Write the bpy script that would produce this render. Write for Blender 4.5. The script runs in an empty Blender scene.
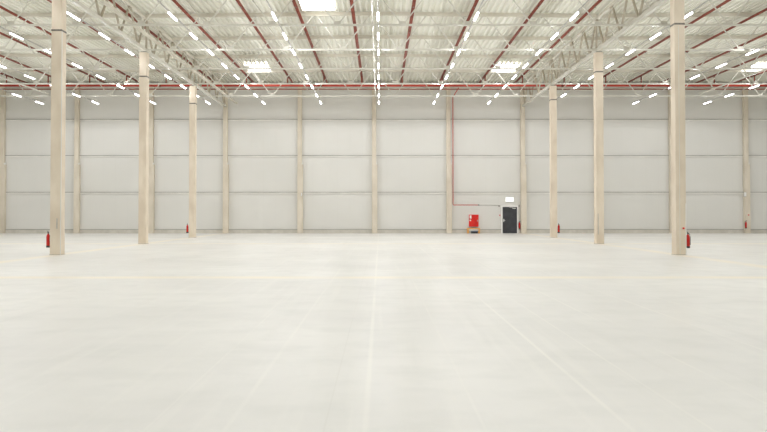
import bpy, bmesh, math, random
from mathutils import Vector, Matrix
random.seed(7)
C = bpy.context.scene.collection
FPX = 863.0; CX = 0.46; EYE = 1.62          # lens in pixels, camera x and eye height

# ------------------------------------------------------------------ materials
def new_mat(name):
    m = bpy.data.materials.new(name); m.use_nodes = True
    nt = m.node_tree; b = nt.nodes['Principled BSDF']
    return m, nt, b

def noise_mat(name, c1, c2, scale=(1, 1, 1), nscale=2.0, rough=.6, detail=4, bump=0.0, metal=0.0, lo=.35, hi=.65):
    m, nt, b = new_mat(name); N = nt.nodes; L = nt.links
    g = N.new('ShaderNodeNewGeometry'); mp = N.new('ShaderNodeMapping'); mp.inputs['Scale'].default_value = scale
    L.new(g.outputs['Position'], mp.inputs['Vector'])
    n = N.new('ShaderNodeTexNoise'); n.inputs['Scale'].default_value = nscale; n.inputs['Detail'].default_value = detail
    L.new(mp.outputs[0], n.inputs['Vector'])
    r = N.new('ShaderNodeValToRGB'); r.color_ramp.elements[0].position = lo; r.color_ramp.elements[1].position = hi
    r.color_ramp.elements[0].color = (*c1, 1); r.color_ramp.elements[1].color = (*c2, 1)
    L.new(n.outputs['Fac'], r.inputs[0]); L.new(r.outputs[0], b.inputs['Base Color'])
    b.inputs['Roughness'].default_value = rough; b.inputs['Metallic'].default_value = metal
    if bump:
        bp = N.new('ShaderNodeBump'); bp.inputs['Strength'].default_value = bump; bp.inputs['Distance'].default_value = .02
        L.new(n.outputs['Fac'], bp.inputs['Height']); L.new(bp.outputs[0], b.inputs['Normal'])
    return m

def emit_mat(name, col, strength):
    m, nt, b = new_mat(name)
    b.inputs['Base Color'].default_value = (.9, .9, .9, 1)
    b.inputs['Emission Color'].default_value = (*col, 1); b.inputs['Emission Strength'].default_value = strength
    return m

M = {}
M['steel'] = noise_mat('cream painted steel', (.62, .585, .50), (.71, .675, .59), nscale=.8, rough=.5)
M['truss'] = noise_mat('white painted truss steel', (.63, .615, .55), (.71, .695, .63), nscale=.8, rough=.45)
M['girder_web'] = noise_mat('darkened cream steel', (.40, .355, .27), (.52, .47, .38), nscale=1.2, rough=.6)  # same cream paint, set darker for girder webs and posts
M['deck'] = noise_mat('roof deck steel', (.775, .77, .69), (.83, .825, .745), (1, .15, 1), 1.0, rough=.55)
M['concrete'] = noise_mat('column concrete', (.69, .595, .48), (.80, .71, .59), (1, 1, .5), 1.6, rough=.85, detail=6, bump=.08)
M['concrete_wall'] = noise_mat('wall column concrete', (.64, .575, .47), (.74, .675, .57), (1, 1, .5), 1.6, rough=.85, detail=6)
M['plinth'] = noise_mat('plinth concrete', (.56, .53, .47), (.66, .63, .57), nscale=2, rough=.85)
M['rail'] = noise_mat('wall rail steel', (.74, .73, .69), (.82, .81, .77), nscale=1, rough=.4)
M['joint'] = noise_mat('dark joint seal', (.36, .35, .32), (.44, .43, .40), nscale=1, rough=.8)
M['pipe'] = noise_mat('red painted pipe', (.19, .038, .022), (.27, .068, .042), nscale=1.5, rough=.8)
M['main'] = noise_mat('bright red painted pipe', (.46, .04, .022), (.56, .06, .035), nscale=1.5, rough=.4)
M['red'] = noise_mat('signal red enamel', (.60, .008, .006), (.70, .02, .012), nscale=3, rough=.3)
M['black'] = noise_mat('black rubber', (.02, .02, .02), (.045, .045, .045), nscale=8, rough=.5)
M['door'] = noise_mat('anthracite door paint', (.035, .036, .042), (.05, .051, .058), nscale=3, rough=.45)
M['white'] = noise_mat('white enamel', (.80, .79, .77), (.88, .87, .85), nscale=3, rough=.35)
M['grey'] = noise_mat('grey plastic', (.42, .41, .39), (.52, .51, .49), nscale=4, rough=.5)
M['orange'] = noise_mat('yellow orange paint', (.80, .36, .05), (.88, .46, .10), nscale=4, rough=.4)
M['blue'] = noise_mat('slate blue plastic', (.16, .20, .27), (.24, .29, .37), nscale=4, rough=.4)
M['band'] = noise_mat('dark steel strap', (.13, .12, .10), (.20, .18, .15), nscale=4, rough=.5)
M['tube'] = emit_mat('luminaire diffuser', (.98, .99, 1.0), 9.0)
M['sky'] = emit_mat('skylight dome', (.98, .99, 1.0), 5.0)
M['sign'] = emit_mat('lit sign panel', (.93, 1.0, .95), .75)

# floor: pale power-floated concrete with cream joints, wear streaks and smears
def floor_mat():
    m, nt, b = new_mat('polished concrete floor'); N = nt.nodes; L = nt.links
    g = N.new('ShaderNodeNewGeometry'); sp = N.new('ShaderNodeSeparateXYZ'); L.new(g.outputs['Position'], sp.inputs[0])
    def val(x): return x
    def math_(op, a, bb=None, c=None, clamp=False):
        n = N.new('ShaderNodeMath'); n.operation = op; n.use_clamp = clamp
        for i, v in enumerate((a, bb, c)):
            if v is None: continue
            if isinstance(v, (int, float)): n.inputs[i].default_value = v
            else: L.new(v, n.inputs[i])
        return n.outputs[0]
    def noise(scale, ns, det=4, rot=0, loc=(0, 0, 0)):
        mp = N.new('ShaderNodeMapping'); mp.inputs['Scale'].default_value = scale
        mp.inputs['Rotation'].default_value = (0, 0, rot); mp.inputs['Location'].default_value = loc
        L.new(g.outputs['Position'], mp.inputs['Vector'])
        n = N.new('ShaderNodeTexNoise'); n.inputs['Scale'].default_value = ns; n.inputs['Detail'].default_value = det
        L.new(mp.outputs[0], n.inputs['Vector']); return n.outputs['Fac']
    def remap(f, a, bb):
        n = N.new('ShaderNodeMapRange'); n.inputs[1].default_value = a; n.inputs[2].default_value = bb
        L.new(f, n.inputs[0]); return n.outputs[0]
    def mix(fac, A, B):
        n = N.new('ShaderNodeMix'); n.data_type = 'RGBA'
        if isinstance(fac, (int, float)): n.inputs[0].default_value = fac
        else: L.new(fac, n.inputs[0])
        for i, v in ((6, A), (7, B)):
            if isinstance(v, tuple): n.inputs[i].default_value = (*v, 1)
            else: L.new(v, n.inputs[i])
        return n.outputs[2]
    def line(coord, c, w, P=None, soft=.5):   # 1 on the line, 0 off it
        d = math_('SUBTRACT', coord, c)
        if P: d = math_('SUBTRACT', math_('FLOORED_MODULO', math_('ADD', d, P/2), P), P/2)
        d = math_('ABSOLUTE', d)
        n = N.new('ShaderNodeMapRange'); n.inputs[1].default_value = w*(1-soft); n.inputs[2].default_value = w
        n.inputs[3].default_value = 1; n.inputs[4].default_value = 0
        L.new(d, n.inputs[0]); return n.outputs[0]
    X, Y = sp.outputs[0], sp.outputs[1]
    base = mix(remap(noise((1, 1, 1), .16, 5), .35, .65), (.70, .69, .668), (.79, .78, .752))
    base = mix(math_('MULTIPLY', remap(noise((1, 1, 1), 1.3, 6),   .45, .70), .45), base, (.63, .63, .605))
    base = mix(math_('MULTIPLY', remap(noise((5, .10, 1), 1.0, 3, rot=.03), .56, .75), .30), base, (.83, .815, .775))
    base = mix(math_('MULTIPLY', remap(noise((3.5, .16, 1), .8, 3, rot=.62, loc=(3, 1, 0)), .60, .74), .22), base, (.61, .60, .57))
    base = mix(math_('MULTIPLY', remap(noise((4.0, .14, 1), .8, 3, rot=-.7, loc=(9, 4, 0)), .60, .74), .20), base, (.83, .815, .775))
    # thin pale runs towards the far wall
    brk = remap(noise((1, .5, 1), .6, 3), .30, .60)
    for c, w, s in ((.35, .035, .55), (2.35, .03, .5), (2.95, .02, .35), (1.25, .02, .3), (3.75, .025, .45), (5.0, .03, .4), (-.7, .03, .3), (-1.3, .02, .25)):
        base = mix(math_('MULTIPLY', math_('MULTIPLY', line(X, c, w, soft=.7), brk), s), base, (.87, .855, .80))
    # cream joint bands on the column grid
    jb = math_('MAXIMUM', math_('MAXIMUM', line(Y, 21.8, .60, soft=.8), line(Y, 45.8, .8, soft=.8)), line(X, 12.08, .45, 24.16, soft=.8))
    jb = math_('MULTIPLY', jb, remap(noise((1, 1, 1), .8, 4), .15, .55))
    base = mix(math_('MULTIPLY', jb, .85), base, (.86, .79, .655))
    # fine saw cuts
    sc = math_('MAXIMUM', line(Y, 33.8, .012, 6.0), line(X, 0.04, .010, 6.04))
    base = mix(math_('MULTIPLY', sc, .10), base, (.50, .47, .41))
    L.new(base, b.inputs['Base Color'])
    rr = N.new('ShaderNodeMapRange'); rr.inputs[1].default_value = .3; rr.inputs[2].default_value = .7
    rr.inputs[3].default_value = .30; rr.inputs[4].default_value = .46
    L.new(noise((1, .5, 1), .5, 5), rr.inputs[0]); L.new(rr.outputs[0], b.inputs['Roughness'])
    b.inputs['Specular IOR Level'].default_value = .35
    return m
M['floor'] = floor_mat()

# wall cladding: pale sandwich panels with fine vertical ribs
def wall_mat():
    m, nt, b = new_mat('wall cladding panels'); N = nt.nodes; L = nt.links
    g = N.new('ShaderNodeNewGeometry'); sp = N.new('ShaderNodeSeparateXYZ'); L.new(g.outputs['Position'], sp.inputs[0])
    w = N.new('ShaderNodeMath'); w.operation = 'FLOORED_MODULO'; L.new(sp.outputs[0], w.inputs[0]); w.inputs[1].default_value = 1.0
    r = N.new('ShaderNodeValToRGB'); r.color_ramp.interpolation = 'LINEAR'
    r.color_ramp.elements[0].position = 0; r.color_ramp.elements[0].color = (.725, .718, .685, 1)
    r.color_ramp.elements[1].position = .06; r.color_ramp.elements[1].color = (.74, .733, .70, 1)
    L.new(w.outputs[0], r.inputs[0])
    n = N.new('ShaderNodeTexNoise'); n.inputs['Scale'].default_value = .25; L.new(g.outputs['Position'], n.inputs['Vector'])
    mx = N.new('ShaderNodeMix'); mx.data_type = 'RGBA'; mx.blend_type = 'MULTIPLY'; mx.inputs[0].default_value = .5
    r2 = N.new('ShaderNodeValToRGB'); r2.color_ramp.elements[0].position = .35; r2.color_ramp.elements[1].position = .65
    r2.color_ramp.elements[0].color = (.92, .92, .915, 1); r2.color_ramp.elements[1].color = (1, 1, 1, 1)
    L.new(n.outputs['Fac'], r2.inputs[0]); L.new(r.outputs[0], mx.inputs[6]); L.new(r2.outputs[0], mx.inputs[7])
    L.new(mx.outputs[2], b.inputs['Base Color']); b.inputs['Roughness'].default_value = .45
    return m
M['wall'] = wall_mat()

# ------------------------------------------------------------------ mesh helpers
def box(bm, x0, x1, y0, y1, z0, z1):
    v = [bm.verts.new(p) for p in ((x0,y0,z0),(x1,y0,z0),(x1,y1,z0),(x0,y1,z0),(x0,y0,z1),(x1,y0,z1),(x1,y1,z1),(x0,y1,z1))]
    for f in ((3,2,1,0),(4,5,6,7),(0,1,5,4),(1,2,6,5),(2,3,7,6),(3,0,4,7)):
        bm.faces.new([v[i] for i in f])

def bar(bm, a, b, w, h, up=(0, 0, 1)):
    a, b = Vector(a), Vector(b); d = (b-a).normalized(); up = Vector(up)
    if abs(d.dot(up)) > .98: up = Vector((0, 1, 0))
    s = d.cross(up).normalized(); u = s.cross(d).normalized()
    v = []
    for p in (a, b):
        for i, j in ((-1,-1),(1,-1),(1,1),(-1,1)):
            v.append(bm.verts.new(p + s*w/2*i + u*h/2*j))
    for f in ((0,1,2,3),(7,6,5,4),(0,4,5,1),(1,5,6,2),(2,6,7,3),(3,7,4,0)):
        bm.faces.new([v[i] for i in f])

def tube(bm, pts, r, n=8, caps=True):
    pts = [Vector(p) for p in pts]; rings = []
    for i, p in enumerate(pts):
        a = pts[max(0, i-1)]; b = pts[min(len(pts)-1, i+1)]; d = (b-a).normalized()
        up = Vector((0, 0, 1)) if abs(d.z) < .9 else Vector((0, 1, 0))
        s = d.cross(up).normalized(); u = s.cross(d).normalized()
        rings.append([bm.verts.new(p + (s*math.cos(t*2*math.pi/n) + u*math.sin(t*2*math.pi/n))*r) for t in range(n)])
    for A, B in zip(rings, rings[1:]):
        for k in range(n):
            f = bm.faces.new((A[k], A[(k+1) % n], B[(k+1) % n], B[k])); f.smooth = True
    if caps:
        bm.faces.new(rings[0][::-1]); bm.faces.new(rings[-1])

def lathe(bm, prof, cx, cy, n=14):
    rings = [[bm.verts.new((cx+r*math.cos(t*2*math.pi/n), cy+r*math.sin(t*2*math.pi/n), z)) for t in range(n)] for r, z in prof]
    for A, B in zip(rings, rings[1:]):
        for k in range(n):
            f = bm.faces.new((A[k], A[(k+1) % n], B[(k+1) % n], B[k])); f.smooth = True
    bm.faces.new(rings[0][::-1]); bm.faces.new(rings[-1])

def obj(name, bm, mat, parent=None, bevel=0):
    bmesh.ops.recalc_face_normals(bm, faces=bm.faces[:])
    me = bpy.data.meshes.new(name); bm.to_mesh(me); bm.free()
    me.materials.append(M[mat] if isinstance(mat, str) else mat)
    o = bpy.data.objects.new(name, me); C.objects.link(o)
    if parent: o.parent = parent
    if bevel:
        md = o.modifiers.new('bevel', 'BEVEL'); md.width = bevel; md.segments = 2; md.limit_method = 'ANGLE'
    return o
def boxes(name, lst, mat, parent=None, bevel=0):
    bm = bmesh.new()
    for l in lst: box(bm, *l)
    return obj(name, bm, mat, parent, bevel)
def tag(o, label, cat, group=None):
    o['label'] = label; o['category'] = cat
    if group: o['group'] = group
    return o
def thing(name, label, cat, loc=(0, 0, 0), group=None):
    o = bpy.data.objects.new(name, None); C.objects.link(o); o.location = loc; o.empty_display_size = .3
    return tag(o, label, cat, group)
def struct(o): o['kind'] = 'structure'; return o
def dup(root, loc, label, group=None):
    r = root.copy(); C.objects.link(r); r.location = loc; r['label'] = label
    if group: r['group'] = group
    for ch in list(root.children):
        c = ch.copy(); C.objects.link(c); c.parent = r
        for g in ch.children:
            d = g.copy(); C.objects.link(d); d.parent = c
    return r
ORD = ['zeroth', 'first', 'second', 'third', 'fourth', 'fifth', 'sixth', 'seventh', 'eighth', 'ninth', 'tenth', 'eleventh',
       'twelfth', 'thirteenth', 'fourteenth', 'fifteenth', 'sixteenth', 'seventeenth', 'eighteenth', 'nineteenth', 'twentieth']

# ------------------------------------------------------------------ the hall
XW, Y0, YW = 36.6, -14.0, 69.9
HT = 12.24
def roof_z(x):                # underside of the deck; each 24 m bay has its own slight ridge
    t = abs(((x + 12.0) % 24.0) - 12.0) / 12.0
    return 12.17 + .13*(1-t)
struct(boxes('floor', [(-XW-.2, XW+.2, Y0-.2, YW+.2, -.2, 0)], 'floor'))
struct(boxes('wall_back', [(-XW, XW, YW, YW+.2, 0, 12.6)], 'wall'))
struct(boxes('wall_left', [(-XW-.2, -XW, Y0, YW+.2, 0, 12.6)], 'wall'))
struct(boxes('wall_right', [(XW, XW+.2, Y0, YW+.2, 0, 12.6)], 'wall'))
struct(boxes('wall_front', [(-XW, XW, Y0-.2, Y0, 0, 12.6)], 'wall'))
# trapezoidal roof deck, ribs running towards the far wall
bm = bmesh.new(); prof = []
P = .30; n = int(2*XW/P)+1
for i in range(n):
    x = -XW + i*P; z = roof_z(x+P/2)
    prof += [(x, z), (x+.10, z), (x+.14, z+.11), (x+.26, z+.11)]
prof.append((-XW+n*P, roof_z(XW)))
ys = [Y0-.1, 10, 30, 40, 50, 60, YW+.1]
rows = [[bm.verts.new((x, y, z)) for x, z in prof] for y in ys]
for A, B in zip(rows, rows[1:]):
    for k in range(len(prof)-1): bm.faces.new((A[k], B[k], B[k+1], A[k+1]))
struct(obj('ceiling', bm, 'deck'))
# wall rails, joints and plinth
ti = 1
for z in (3.29, 6.26, 9.20):
    struct(boxes('trim_%d' % ti, [(-XW, XW, YW-.07, YW, z-.10, z)], 'rail')); ti += 1
    struct(boxes('trim_%d' % ti, [(-XW, XW, YW-.085, YW-.001, z+.001, z+.055)], 'joint')); ti += 1
struct(boxes('baseboard_back', [(-XW, XW, YW-.10, YW, 0, .27)], 'plinth'))
struct(boxes('trim_%d' % ti, [(-XW, XW, YW-.12, YW-.001, .271, .33)], 'joint')); ti += 1
struct(boxes('trim_%d' % ti, [(-XW, XW, YW-.12, YW-.001, 11.62, 11.78)], 'steel')); ti += 1
struct(boxes('trim_%d' % ti, [(-XW, XW, YW-.30, YW-.001, 11.95, 12.16)], 'steel')); ti += 1

# ------------------------------------------------------------------ wall columns
place = ['left edge of the photo', 'behind the nearest left column', 'half hidden by the second left column', 'right of the third left column',
         'second to the left of the hall centre line', 'on the hall centre line', 'beside the red riser pipe', 'just right of the black door',
         'half hidden by the second right column', 'half hidden by the nearest right column', 'near the right edge with a small grey box']
k0 = -5
base = thing('wall_column', 'x', 'column', (0, 69.5, 0))
boxes('lower_shaft', [(-.215, .215, 0, .38, 0, 5.55)], 'concrete_wall', base, .012)
boxes('upper_shaft', [(-.215, .125, .04, .38, 5.552, 12.1)], 'concrete_wall', base, .012)
boxes('corbel_plate', [(.10, .20, .05, .25, 5.553, 5.68)], 'rail', base)
for i in range(11):
    loc = (.03+6.01*(k0+i), 69.5, 0); lb = 'slim beige concrete wall column ' + place[i]
    if i == 0: base.location = loc; base['label'] = lb; base['group'] = 'concrete columns along the back wall'
    else: dup(base, loc, lb)

# ------------------------------------------------------------------ free-standing columns
cols = {}
def column(x, y, top, label, band):
    t = thing('concrete_column', label, 'column', (x, y, 0), 'free-standing concrete columns')
    boxes('shaft', [(-.2, .2, -.26, .26, 0, top)], 'concrete', t, .02)
    boxes('steel_band', [(-.203, .203, -.263, .263, band, band+.07)], 'band', t)
    boxes('base_joint', [(-.215, .215, -.275, .275, 0, .015)], 'joint', t)
    boxes('bearing_plate', [(-.15, .15, -.22, .22, top, top+.035)], 'band', t)
    return t
for side, X in (('left', -12.08), ('right', 12.07)):
    for i, Y in enumerate((33.76, 45.76, 57.76)):
        cols[side, i] = column(X*(1.006 if i == 0 else 1), Y, 10.15, 'tall beige concrete column, %s in the %s row' % (('nearest', 'second', 'farthest')[i], side), 8.72+.25*(side == 'right')+.1*i)
a = cols['left', 0]
boxes('conduit', [(.2, .225, -.25, -.225, .0, 8.7)], 'rail', a)
boxes('cable_hook', [(.07, .10, -.29, -.26, 1.02, 1.42)], 'grey', a)
a = cols['right', 0]
boxes('conduit', [(-.055, -.04, -.272, -.26, 0, 8.9)], 'rail', a)
boxes('conduit', [(.17, .2, -.28, -.26, 0, 2.0)], 'white', a)
boxes('call_point', [(.055, .12, -.30, -.26, 1.0, 1.07)], 'red', a)
a = cols['right', 1]
boxes('cable_guard', [(-.13, -.10, -.275, -.26, .5, 1.6)], 'grey', a)

# ------------------------------------------------------------------ roof trusses across the bays
ZB = 10.27
def make_truss(label):
    t = thing('roof_truss', label, 'roof truss', group='roof trusses crossing the hall')
    bm = bmesh.new()
    for s in (-1, 1):   # chord follows the slight ridge
        bar(bm, (0, 0, 12.18), (s*11.93, 0, 12.06), .16, .19)
    obj('top_chord', bm, 'steel', t)
    bm = bmesh.new(); bar(bm, (-11.9, 0, ZB), (11.9, 0, ZB), .10, .09); obj('bottom_chord', bm, 'truss', t)
    for k in range(8):
        bx = -10.5 + 3*k
        for s in (-1, 1):
            tx = bx + s*1.42
            bm = bmesh.new(); bar(bm, (bx+s*.06, 0, ZB+.05), (tx, 0, 12.02+.11*(1-abs(tx)/12)), .052, .052)
            obj('diagonal', bm, 'truss', t)
    for k in range(8):
        bm = bmesh.new(); box(bm, -10.5+3*k-.16, -10.5+3*k+.16, -.012, .012, ZB+.02, ZB+.18); obj('gusset_plate', bm, 'truss', t)
    return t
rows_ = ['nearest the camera', 'second from the camera', 'third from the camera', 'second from the back wall', 'nearest the back wall']
first = None
for i, Y in enumerate((39.5, 45.5, 51.5, 57.5, 63.5)):
    for bay, X in (('centre', 0), ('left', -24.02), ('right', 24.02)):
        lb = 'cream steel zigzag roof truss in the %s bay, %s' % (bay, rows_[i])
        if first is None: first = make_truss(lb); first.location = (X, Y, 0)
        else: dup(first, (X, Y, 0), lb)

# lengthwise girders on the column rows
def make_girder(label, H=5.98, off=0):
    t = thing('girder_truss', label, 'girder', group='lengthwise girders on the column rows')
    bm = bmesh.new(); bar(bm, (0, -H, ZB), (0, H, ZB), .16, .16); obj('bottom_chord', bm, 'truss', t)
    bm = bmesh.new(); bar(bm, (0, -H, 11.98), (0, H, 11.98), .15, .13); obj('top_chord', bm, 'steel', t)
    for k in range(4):
        y0 = -4.5 + 3*k + off
        for s in (-1, 1):
            bm = bmesh.new(); bar(bm, (0, y0+s*.07, ZB+.08), (0, max(-H+.06, min(H-.06, y0+s*1.40)), 11.92), .09, .08); obj('diagonal', bm, 'girder_web', t)
    for y0 in (-H+.06,):
        bm = bmesh.new(); bar(bm, (0, y0, ZB-.08), (0, y0, 11.92), .09, .09); obj('end_post', bm, 'girder_web', t)
    return t
gf = None
for side, X in (('left', -12.01), ('right', 12.01)):
    for i, Y in enumerate((39.8, 51.8, 63.6)):
        lb = 'long beige girder truss on the %s column row, %s' % (side, ('nearest span', 'middle span', 'span next to the back wall')[i])
        if i == 2: g3 = make_girder(lb, 5.82, .59); g3.location = (X, 63.63, 0)
        elif gf is None: gf = make_girder(lb); gf.location = (X, Y, 0)
        else: dup(gf, (X, Y, 0), lb)

# lengthwise tie rails at the ridges and a cable tray
for nm, X in (('centre', .12), ('left', -24.0), ('right', 24.0)):
    bm = bmesh.new(); bar(bm, (X, 30, ZB+.12), (X, 63.5, ZB+.12), .07, .09)
    tag(obj('tie_rail', bm, 'truss'), 'thin cream tie rail running lengthwise over the %s bay trusses' % nm, 'rail', 'lengthwise tie rails')
tr = thing('cable_tray', 'long cream cable tray running beside the left column row', 'cable tray', (-10.98, 0, 0))
bm = bmesh.new(); box(bm, -.08, .08, 30, 68.6, ZB+.062, ZB+.075); obj('tray_base', bm, 'steel', tr)
for s in (-1, 1):
    bm = bmesh.new(); box(bm, s*.09-.01, s*.09+.01, 30, 68.6, ZB+.062, ZB+.14); obj('side_rail', bm, 'steel', tr)

# ------------------------------------------------------------------ lighting rails with luminaires
ratios = [-3.075, -2.57, -2.05, -1.555, -1.052, -.536, -.01, .488, .985, 1.553, 2.31, 2.956]
HL = 8.4; ZL = EYE + HL
ylast, dy = 65.3, 4.096
lens_l = 1.4
lum = None; LAMP = 79
for i, r in enumerate(ratios):
    X = CX + r*HL
    lt = thing('lighting_rail', 'thin cream lighting rail, %s from the left under the roof' % ORD[i+1], 'lighting rail', (X, 0, 0), 'lengthwise lighting rails')
    bm = bmesh.new(); box(bm, -.022, .022, 30.0, 66.2, ZL+.035, ZL+.075); obj('trunking', bm, 'grey', lt)
    for y in (33.5, 39.5, 45.5, 51.5, 57.5, 63.5):
        bm = bmesh.new(); bar(bm, (0, y, ZL+.07), (0, y, ZB-.062), .015, .015); obj('hanger', bm, 'steel', lt)
    k = 0
    while True:
        y = ylast - k*dy
        if y < 30: break
        lb = 'glowing tube light, %s from the back wall on the %s lighting rail from the left' % (ORD[k+1], ORD[i+1])
        if lum is None:
            lum = thing('tube_light', lb, 'ceiling light', (X, y, ZL), 'glowing tube lights on the lighting rails')
            boxes('diffuser', [(-.04, .04, -lens_l/2, lens_l/2, -.045, 0)], 'tube', lum)
            boxes('housing', [(-.04, .04, -lens_l/2-.1, lens_l/2+.1, .001, .034)], 'white', lum)
        else: dup(lum, (X, y, ZL), lb)
        e = LAMP*(.2 if i == 3 else .7 if i == 9 else 1)
        for kind, f in ((('SPOT', 1.75), ('POINT', .10)) if k == 0 else (('SPOT', .80), ('POINT', .46))):
            pl = bpy.data.lights.new('tube_lamp', kind); pl.energy = e*f; pl.color = (.965, .975, 1.0); pl.shadow_soft_size = 0
            if kind == 'SPOT': pl.spot_size = math.radians(166 if k == 0 else 164); pl.spot_blend = .22 if k == 0 else .45
            po = bpy.data.objects.new('tube_lamp', pl); C.objects.link(po); po.location = (X, y, ZL-.15)
        k += 1

# ------------------------------------------------------------------ skylights
for x0, y0, lb in ((-3.63, 42.3, 'bright white roof skylight near the top centre, left of the middle light line'),
                   (-9.30, 60.8, 'bright white roof skylight far back on the left of the centre bay'),
                   (8.64, 60.8, 'bright white roof skylight far back on the right of the centre bay'),
                   (27.05, 60.8, 'bright white roof skylight at the right edge of the photo')):
    zz = roof_z(x0+.9)-.03
    t = thing('skylight', lb, 'skylight', (x0, y0, zz), 'roof skylights')
    boxes('dome_panel', [(.05, 1.75, .05, 2.65, 0, .02)], 'sky', t)
    boxes('frame', [(0, .05, 0, 2.7, -.03, .03), (1.75, 1.8, 0, 2.7, -.03, .03), (.05, 1.75, 0, .05, -.03, .03), (.05, 1.75, 2.65, 2.7, -.03, .03)], 'steel', t)

# ------------------------------------------------------------------ sprinkler pipes
hp = 10.33
xs = [-27.4, -24.3, -21.2, -18.45, -15.5, -12.55, -9.5, -6.43, -3.72, -.92, 2.12, 5.15, 8.3, 11.1, 14.2, 17.3, 19.95, 22.6, 25.4, 28.4]
for i, X in enumerate(xs):
    t = thing('sprinkler_pipe', 'red sprinkler branch pipe under the roof deck, %s from the left' % ORD[i+1], 'pipe', (X, 0, 0), 'lengthwise sprinkler branch pipes')
    z = 11.90
    bm = bmesh.new(); tube(bm, [(0, 30, 0), (0, 68.6, 0)], .072); bmesh.ops.transform(bm, matrix=Matrix.Translation((0, 0, z)) @ Matrix.Diagonal((1.25, 1, .8, 1)), verts=bm.verts[:]); obj('pipe_run', bm, 'pipe', t)
    bm = bmesh.new(); tube(bm, [(0, 64.2, z), (0, 64.2, 11.26)], .05); obj('drop_pipe', bm, 'pipe', t)
    for y in (36.5, 42.5, 48.5, 54.5, 60.5, 66.5):
        bm = bmesh.new(); lathe(bm, [(.02, z-.05), (.02, z-.09), (.05, z-.10), (.05, z-.107)], 0, y, 8); obj('sprinkler_head', bm, 'band', t)
t = thing('sprinkler_main', 'thick bright red sprinkler main pipe crossing the hall below the roof', 'pipe', (0, 64.2, 0))
bm = bmesh.new(); tube(bm, [(-XW+.1, 0, 11.14), (XW-.1, 0, 11.14)], .085, 12); obj('pipe_run', bm, 'main', t)
for x in range(-34, 36, 6):
    bm = bmesh.new(); tube(bm, [(x, 0, 11.14), (x+.12, 0, 11.14)], .11, 12); obj('coupling', bm, 'pipe', t)
bm = bmesh.new(); tube(bm, [(-XW+.1, 64.2, 10.87), (XW-.1, 64.2, 10.87)], .038)
tag(obj('supply_pipe', bm, 'pipe'), 'thin dark red pipe running just below the thick red main', 'pipe')
xr = 6.33
t = thing('riser_pipe', 'thin red riser pipe down the back wall, bending right above the hose cabinet', 'pipe', (xr, 69.35, 0))
bm = bmesh.new(); tube(bm, [(0, -5.05, 10.98), (0, -.05, 10.98), (0, 0, 10.93), (0, 0, 2.34), (.05, 0, 2.28), (2.0, 0, 2.28)], .034)
obj('pipe_run', bm, 'main', t)
for z in (3.2, 6.2, 9.1):
    boxes('pipe_clamp', [(-.05, .05, .0, .50, z+.08, z+.11)], 'grey', t)
bm = bmesh.new(); tube(bm, [(2.0, 0, 2.28), (2.11, 0, 2.28)], .05); obj('end_valve', bm, 'band', t)
bm = bmesh.new(); tube(bm, [(8.48, YW-.03, 2.27), (10.1, YW-.03, 2.27)], .018)
tag(obj('conduit', bm, 'grey'), 'thin grey cable conduit from the red pipe end to the door', 'conduit')

# ------------------------------------------------------------------ door, sign, hose cabinet, cart
d = boxes('door_1', [(10.36, 11.53, YW-.15, YW-.122, .005, 2.13)], 'door'); struct(d)
struct(boxes('door_frame', [(10.25, 10.36, YW-.17, YW-.001, 0, 2.24), (11.53, 11.64, YW-.17, YW-.001, 0, 2.24), (10.36, 11.53, YW-.17, YW-.001, 2.13, 2.24)], 'white', d))
bm = bmesh.new(); box(bm, 10.43, 10.49, YW-.165, YW-.151, .93, 1.15); tube(bm, [(10.46, YW-.165, 1.05), (10.46, YW-.21, 1.05), (10.58, YW-.21, 1.05)], .014)
struct(obj('door_handle', bm, 'white', d))
bm = bmesh.new(); box(bm, 11.17, 11.42, YW-.21, YW-.151, 1.99, 2.05); bar(bm, (11.2, YW-.20, 2.06), (10.9, YW-.20, 2.09), .025, .02)
struct(obj('door_closer', bm, 'white', d))
t = thing('exit_sign', 'white illuminated emergency exit sign above the black door', 'sign', (10.94, YW, 2.72))
boxes('housing', [(-.35, .35, -.10, -.02, -.21, .21)], 'white', t, .01)
boxes('lit_panel', [(-.31, .31, -.108, -.101, -.17, .17)], 'sign', t)
boxes('mounting_bracket', [(-.1, .1, -.02, -.001, -.08, .08)], 'grey', t)
t = thing('junction_box', 'small dark junction box on the wall left of the door top', 'junction box', (10.10, YW, 2.2))
boxes('box_body', [(-.06, .06, -.06, -.001, -.05, .05)], 'grey', t, .005); boxes('box_lid', [(-.05, .05, -.066, -.06, -.04, .04)], 'band', t)
t = thing('junction_box', 'small dark junction box between the door top and the wall column', 'junction box', (11.735, YW, 2.22))
boxes('box_body', [(-.05, .05, -.06, -.001, -.09, .06)], 'band', t, .005); boxes('box_lid', [(-.04, .04, -.066, -.06, -.08, .05)], 'grey', t)
t = thing('fire_call_point', 'small red fire alarm call point left of the black door', 'call point', (10.16, YW, 1.45))
boxes('box_body', [(-.05, .05, -.05, -.001, -.05, .05)], 'red', t, .005); boxes('button', [(-.02, .02, -.055, -.05, -.02, .02)], 'white', t)

t = thing('fire_hose_cabinet', 'red fire hose cabinet with white stickers on the back wall', 'cabinet', (8.03, YW, .53))
boxes('cabinet_body', [(-.39, .39, -.25, -.11, 0, .98)], 'red', t, .01)
dr = boxes('cabinet_door', [(-.36, .36, -.268, -.251, .03, .95)], 'red', t, .004)
boxes('handle', [(.27, .32, -.29, -.268, .42, .56)], 'grey', dr)
boxes('sticker', [(-.34, -.19, -.273, -.2685, .66, .92)], 'white', dr)
boxes('sticker', [(-.34, -.23, -.273, -.2685, .46, .57)], 'white', dr)
boxes('back_frame', [(-.42, .42, -.11, -.001, -.03, 1.01)], 'white', t)
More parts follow.
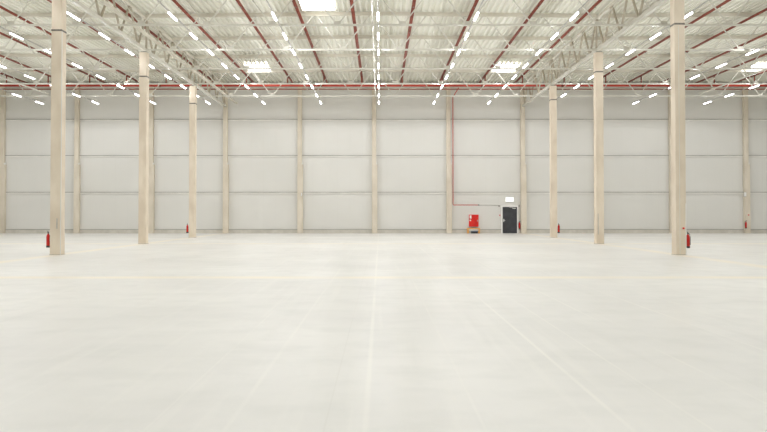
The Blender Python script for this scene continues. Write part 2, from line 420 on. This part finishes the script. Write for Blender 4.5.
# low yellow stand under the cabinet
t = thing('low_stand', 'low yellow orange stand on the floor under the red hose cabinet', 'stand', (7.95, 69.2, 0))
boxes('stand_top', [(-.56, .50, -.25, .25, .36, .42)], 'orange', t, .008)
for sx in (-.44, .44):
    for sy in (-.2, .2):
        boxes('leg', [(sx-.045, sx+.045, sy-.04, sy+.04, 0, .36)], 'orange', t)
boxes('rail_bar', [(-.40, .40, -.22, -.18, .25, .31)], 'white', t)
t = thing('storage_box', 'dark blue storage box with a pale lid under the yellow stand', 'box', (8.02, 69.18, 0))
boxes('box_body', [(-.27, .27, -.14, .14, 0, .15)], 'door', t, .01); boxes('box_lid', [(-.28, .28, -.15, .15, .15, .21)], 'blue', t, .01)

# small boxes on the wall columns
def wbox(x, z, lb, w=.10, h=.14, y=69.5):
    t = thing('switch_box', lb, 'switch box', (x, y, z))
    boxes('box_body', [(-w, w, -.09, -.001, -h, h)], 'grey', t, .006); boxes('box_cover', [(-w+.015, w-.015, -.095, -.09, -h+.03, h-.015)], 'white', t)
wbox(-6.01+.28-.12, 3.13, 'small white box on the side of the wall column left of the centre line', .05, .14)
wbox(29.84, 3.13, 'grey white switch box on the rightmost wall column', .11, .18)
t = thing('fire_call_point', 'small red fire alarm call point on the rightmost wall column', 'call point', (30.13, 69.5, 1.48))
boxes('box_body', [(-.05, .05, -.05, -.001, -.05, .05)], 'red', t, .005); boxes('button', [(-.02, .02, -.055, -.05, -.02, .02)], 'white', t)

# smoke detectors under the deck
for x, y, lb in ((2.65, 48.6, 'small dark smoke detector under the roof right of the centre line'), (.45, 42.0, 'small dark smoke detector close to the middle light line'),
                 (-4.6, 41.5, 'small dark smoke detector under the roof left of the centre line')):
    z = roof_z(x)
    t = thing('smoke_detector', lb, 'smoke detector', (x, y, z))
    bm = bmesh.new(); lathe(bm, [(.08, -.001), (.08, -.04), (.05, -.07)], 0, 0, 12); obj('sensor_body', bm, 'black', t)
    bm = bmesh.new(); lathe(bm, [(.03, -.071), (.03, -.09)], 0, 0, 8); obj('sensor_tip', bm, 'band', t)

# ------------------------------------------------------------------ fire extinguishers
ext = None
def extinguisher(loc, lb, rot=0):
    global ext
    if ext is None:
        t = thing('fire_extinguisher', lb, 'fire extinguisher', loc, 'red fire extinguishers hung beside the columns')
        bm = bmesh.new(); lathe(bm, [(.06, .03), (.072, .05), (.072, .42), (.06, .48), (.035, .52), (.03, .54)], 0, 0); obj('cylinder_body', bm, 'red', t)
        bm = bmesh.new(); lathe(bm, [(.072, .0), (.077, .02), (.077, .07), (.073, .075)], 0, 0); obj('base_cup', bm, 'black', t)
        bm = bmesh.new(); lathe(bm, [(.028, .541), (.028, .59)], 0, 0, 10); box(bm, -.02, .09, -.012, .012, .59, .605); bar(bm, (-.02, 0, .61), (.10, 0, .64), .022, .012)
        obj('valve_handle', bm, 'black', t)
        bm = bmesh.new(); tube(bm, [(-.03, 0, .565), (-.09, -.03, .55), (-.115, -.05, .44), (-.11, -.05, .25), (-.10, -.05, .12)], .013); obj('hose', bm, 'black', t)
        boxes('wall_bracket', [(-.03, .03, .065, .13, .25, .40)], 'grey', t)
        ext = t
    else: t = dup(ext, loc, lb)
    t.rotation_euler = (0, 0, math.radians(rot))
    return t
extinguisher((-12.485, 33.7, .28), 'red fire extinguisher on the left side of the nearest left column', -90)
extinguisher((-12.41, 57.7, .30), 'red fire extinguisher on the left side of the farthest left column', -90)
extinguisher((12.475, 33.7, .26), 'red fire extinguisher on the right side of the nearest right column', 90)
extinguisher((12.40, 57.7, .30), 'red fire extinguisher on the right side of the farthest right column', 90)
extinguisher((11.73, 69.77, .34), 'red fire extinguisher between the black door and the wall column')
extinguisher((29.86, 69.37, .40), 'red fire extinguisher at the foot of the rightmost wall column')

# ------------------------------------------------------------------ lamps over the near half of the hall (outside the view), then added side fill
for i, r in enumerate(ratios):
    X = CX + r*HL
    ld = bpy.data.lights.new('hall_lamp', 'AREA'); ld.shape = 'RECTANGLE'; ld.size = .14; ld.size_y = 38.0
    ld.energy = 305; ld.color = (.965, .975, 1.0)
    lo = bpy.data.objects.new('hall_lamp', ld); C.objects.link(lo); lo.location = (X, 10.0, ZL)
for X in (-30.9, 31.4):  # unseen strips added to brighten the outer ends of the back wall
    ld = bpy.data.lights.new('side_fill', 'AREA'); ld.shape = 'RECTANGLE'; ld.size = .10; ld.size_y = 56.0
    ld.energy = 950; ld.color = (.965, .975, 1.0)
    lo = bpy.data.objects.new('side_fill', ld); C.objects.link(lo); lo.location = (X, 38.0, ZL)
w = bpy.data.worlds.new('world'); bpy.context.scene.world = w; w.use_nodes = True
w.node_tree.nodes['Background'].inputs[0].default_value = (.9, .95, 1, 1); w.node_tree.nodes['Background'].inputs[1].default_value = 1.0

# ------------------------------------------------------------------ camera
cd = bpy.data.cameras.new('camera'); cam = bpy.data.objects.new('camera', cd); C.objects.link(cam)
cam.location = (CX, 0, EYE); PITCH = math.radians(1.2); cam.rotation_euler = (math.pi/2 + PITCH, 0, 0)
cd.sensor_width = 36; cd.lens = 36*FPX/767; cd.shift_x = 3.5/767; cd.shift_y = -(2.8 + FPX*math.tan(PITCH))/767; cd.clip_end = 300
bpy.context.scene.camera = cam
sc = bpy.context.scene
sc.view_settings.view_transform = 'Standard'; sc.view_settings.look = 'None'
sc.view_settings.exposure = 0.05
sc.cycles.max_bounces = 10; sc.cycles.diffuse_bounces = 8
sc.cycles.use_denoising = True
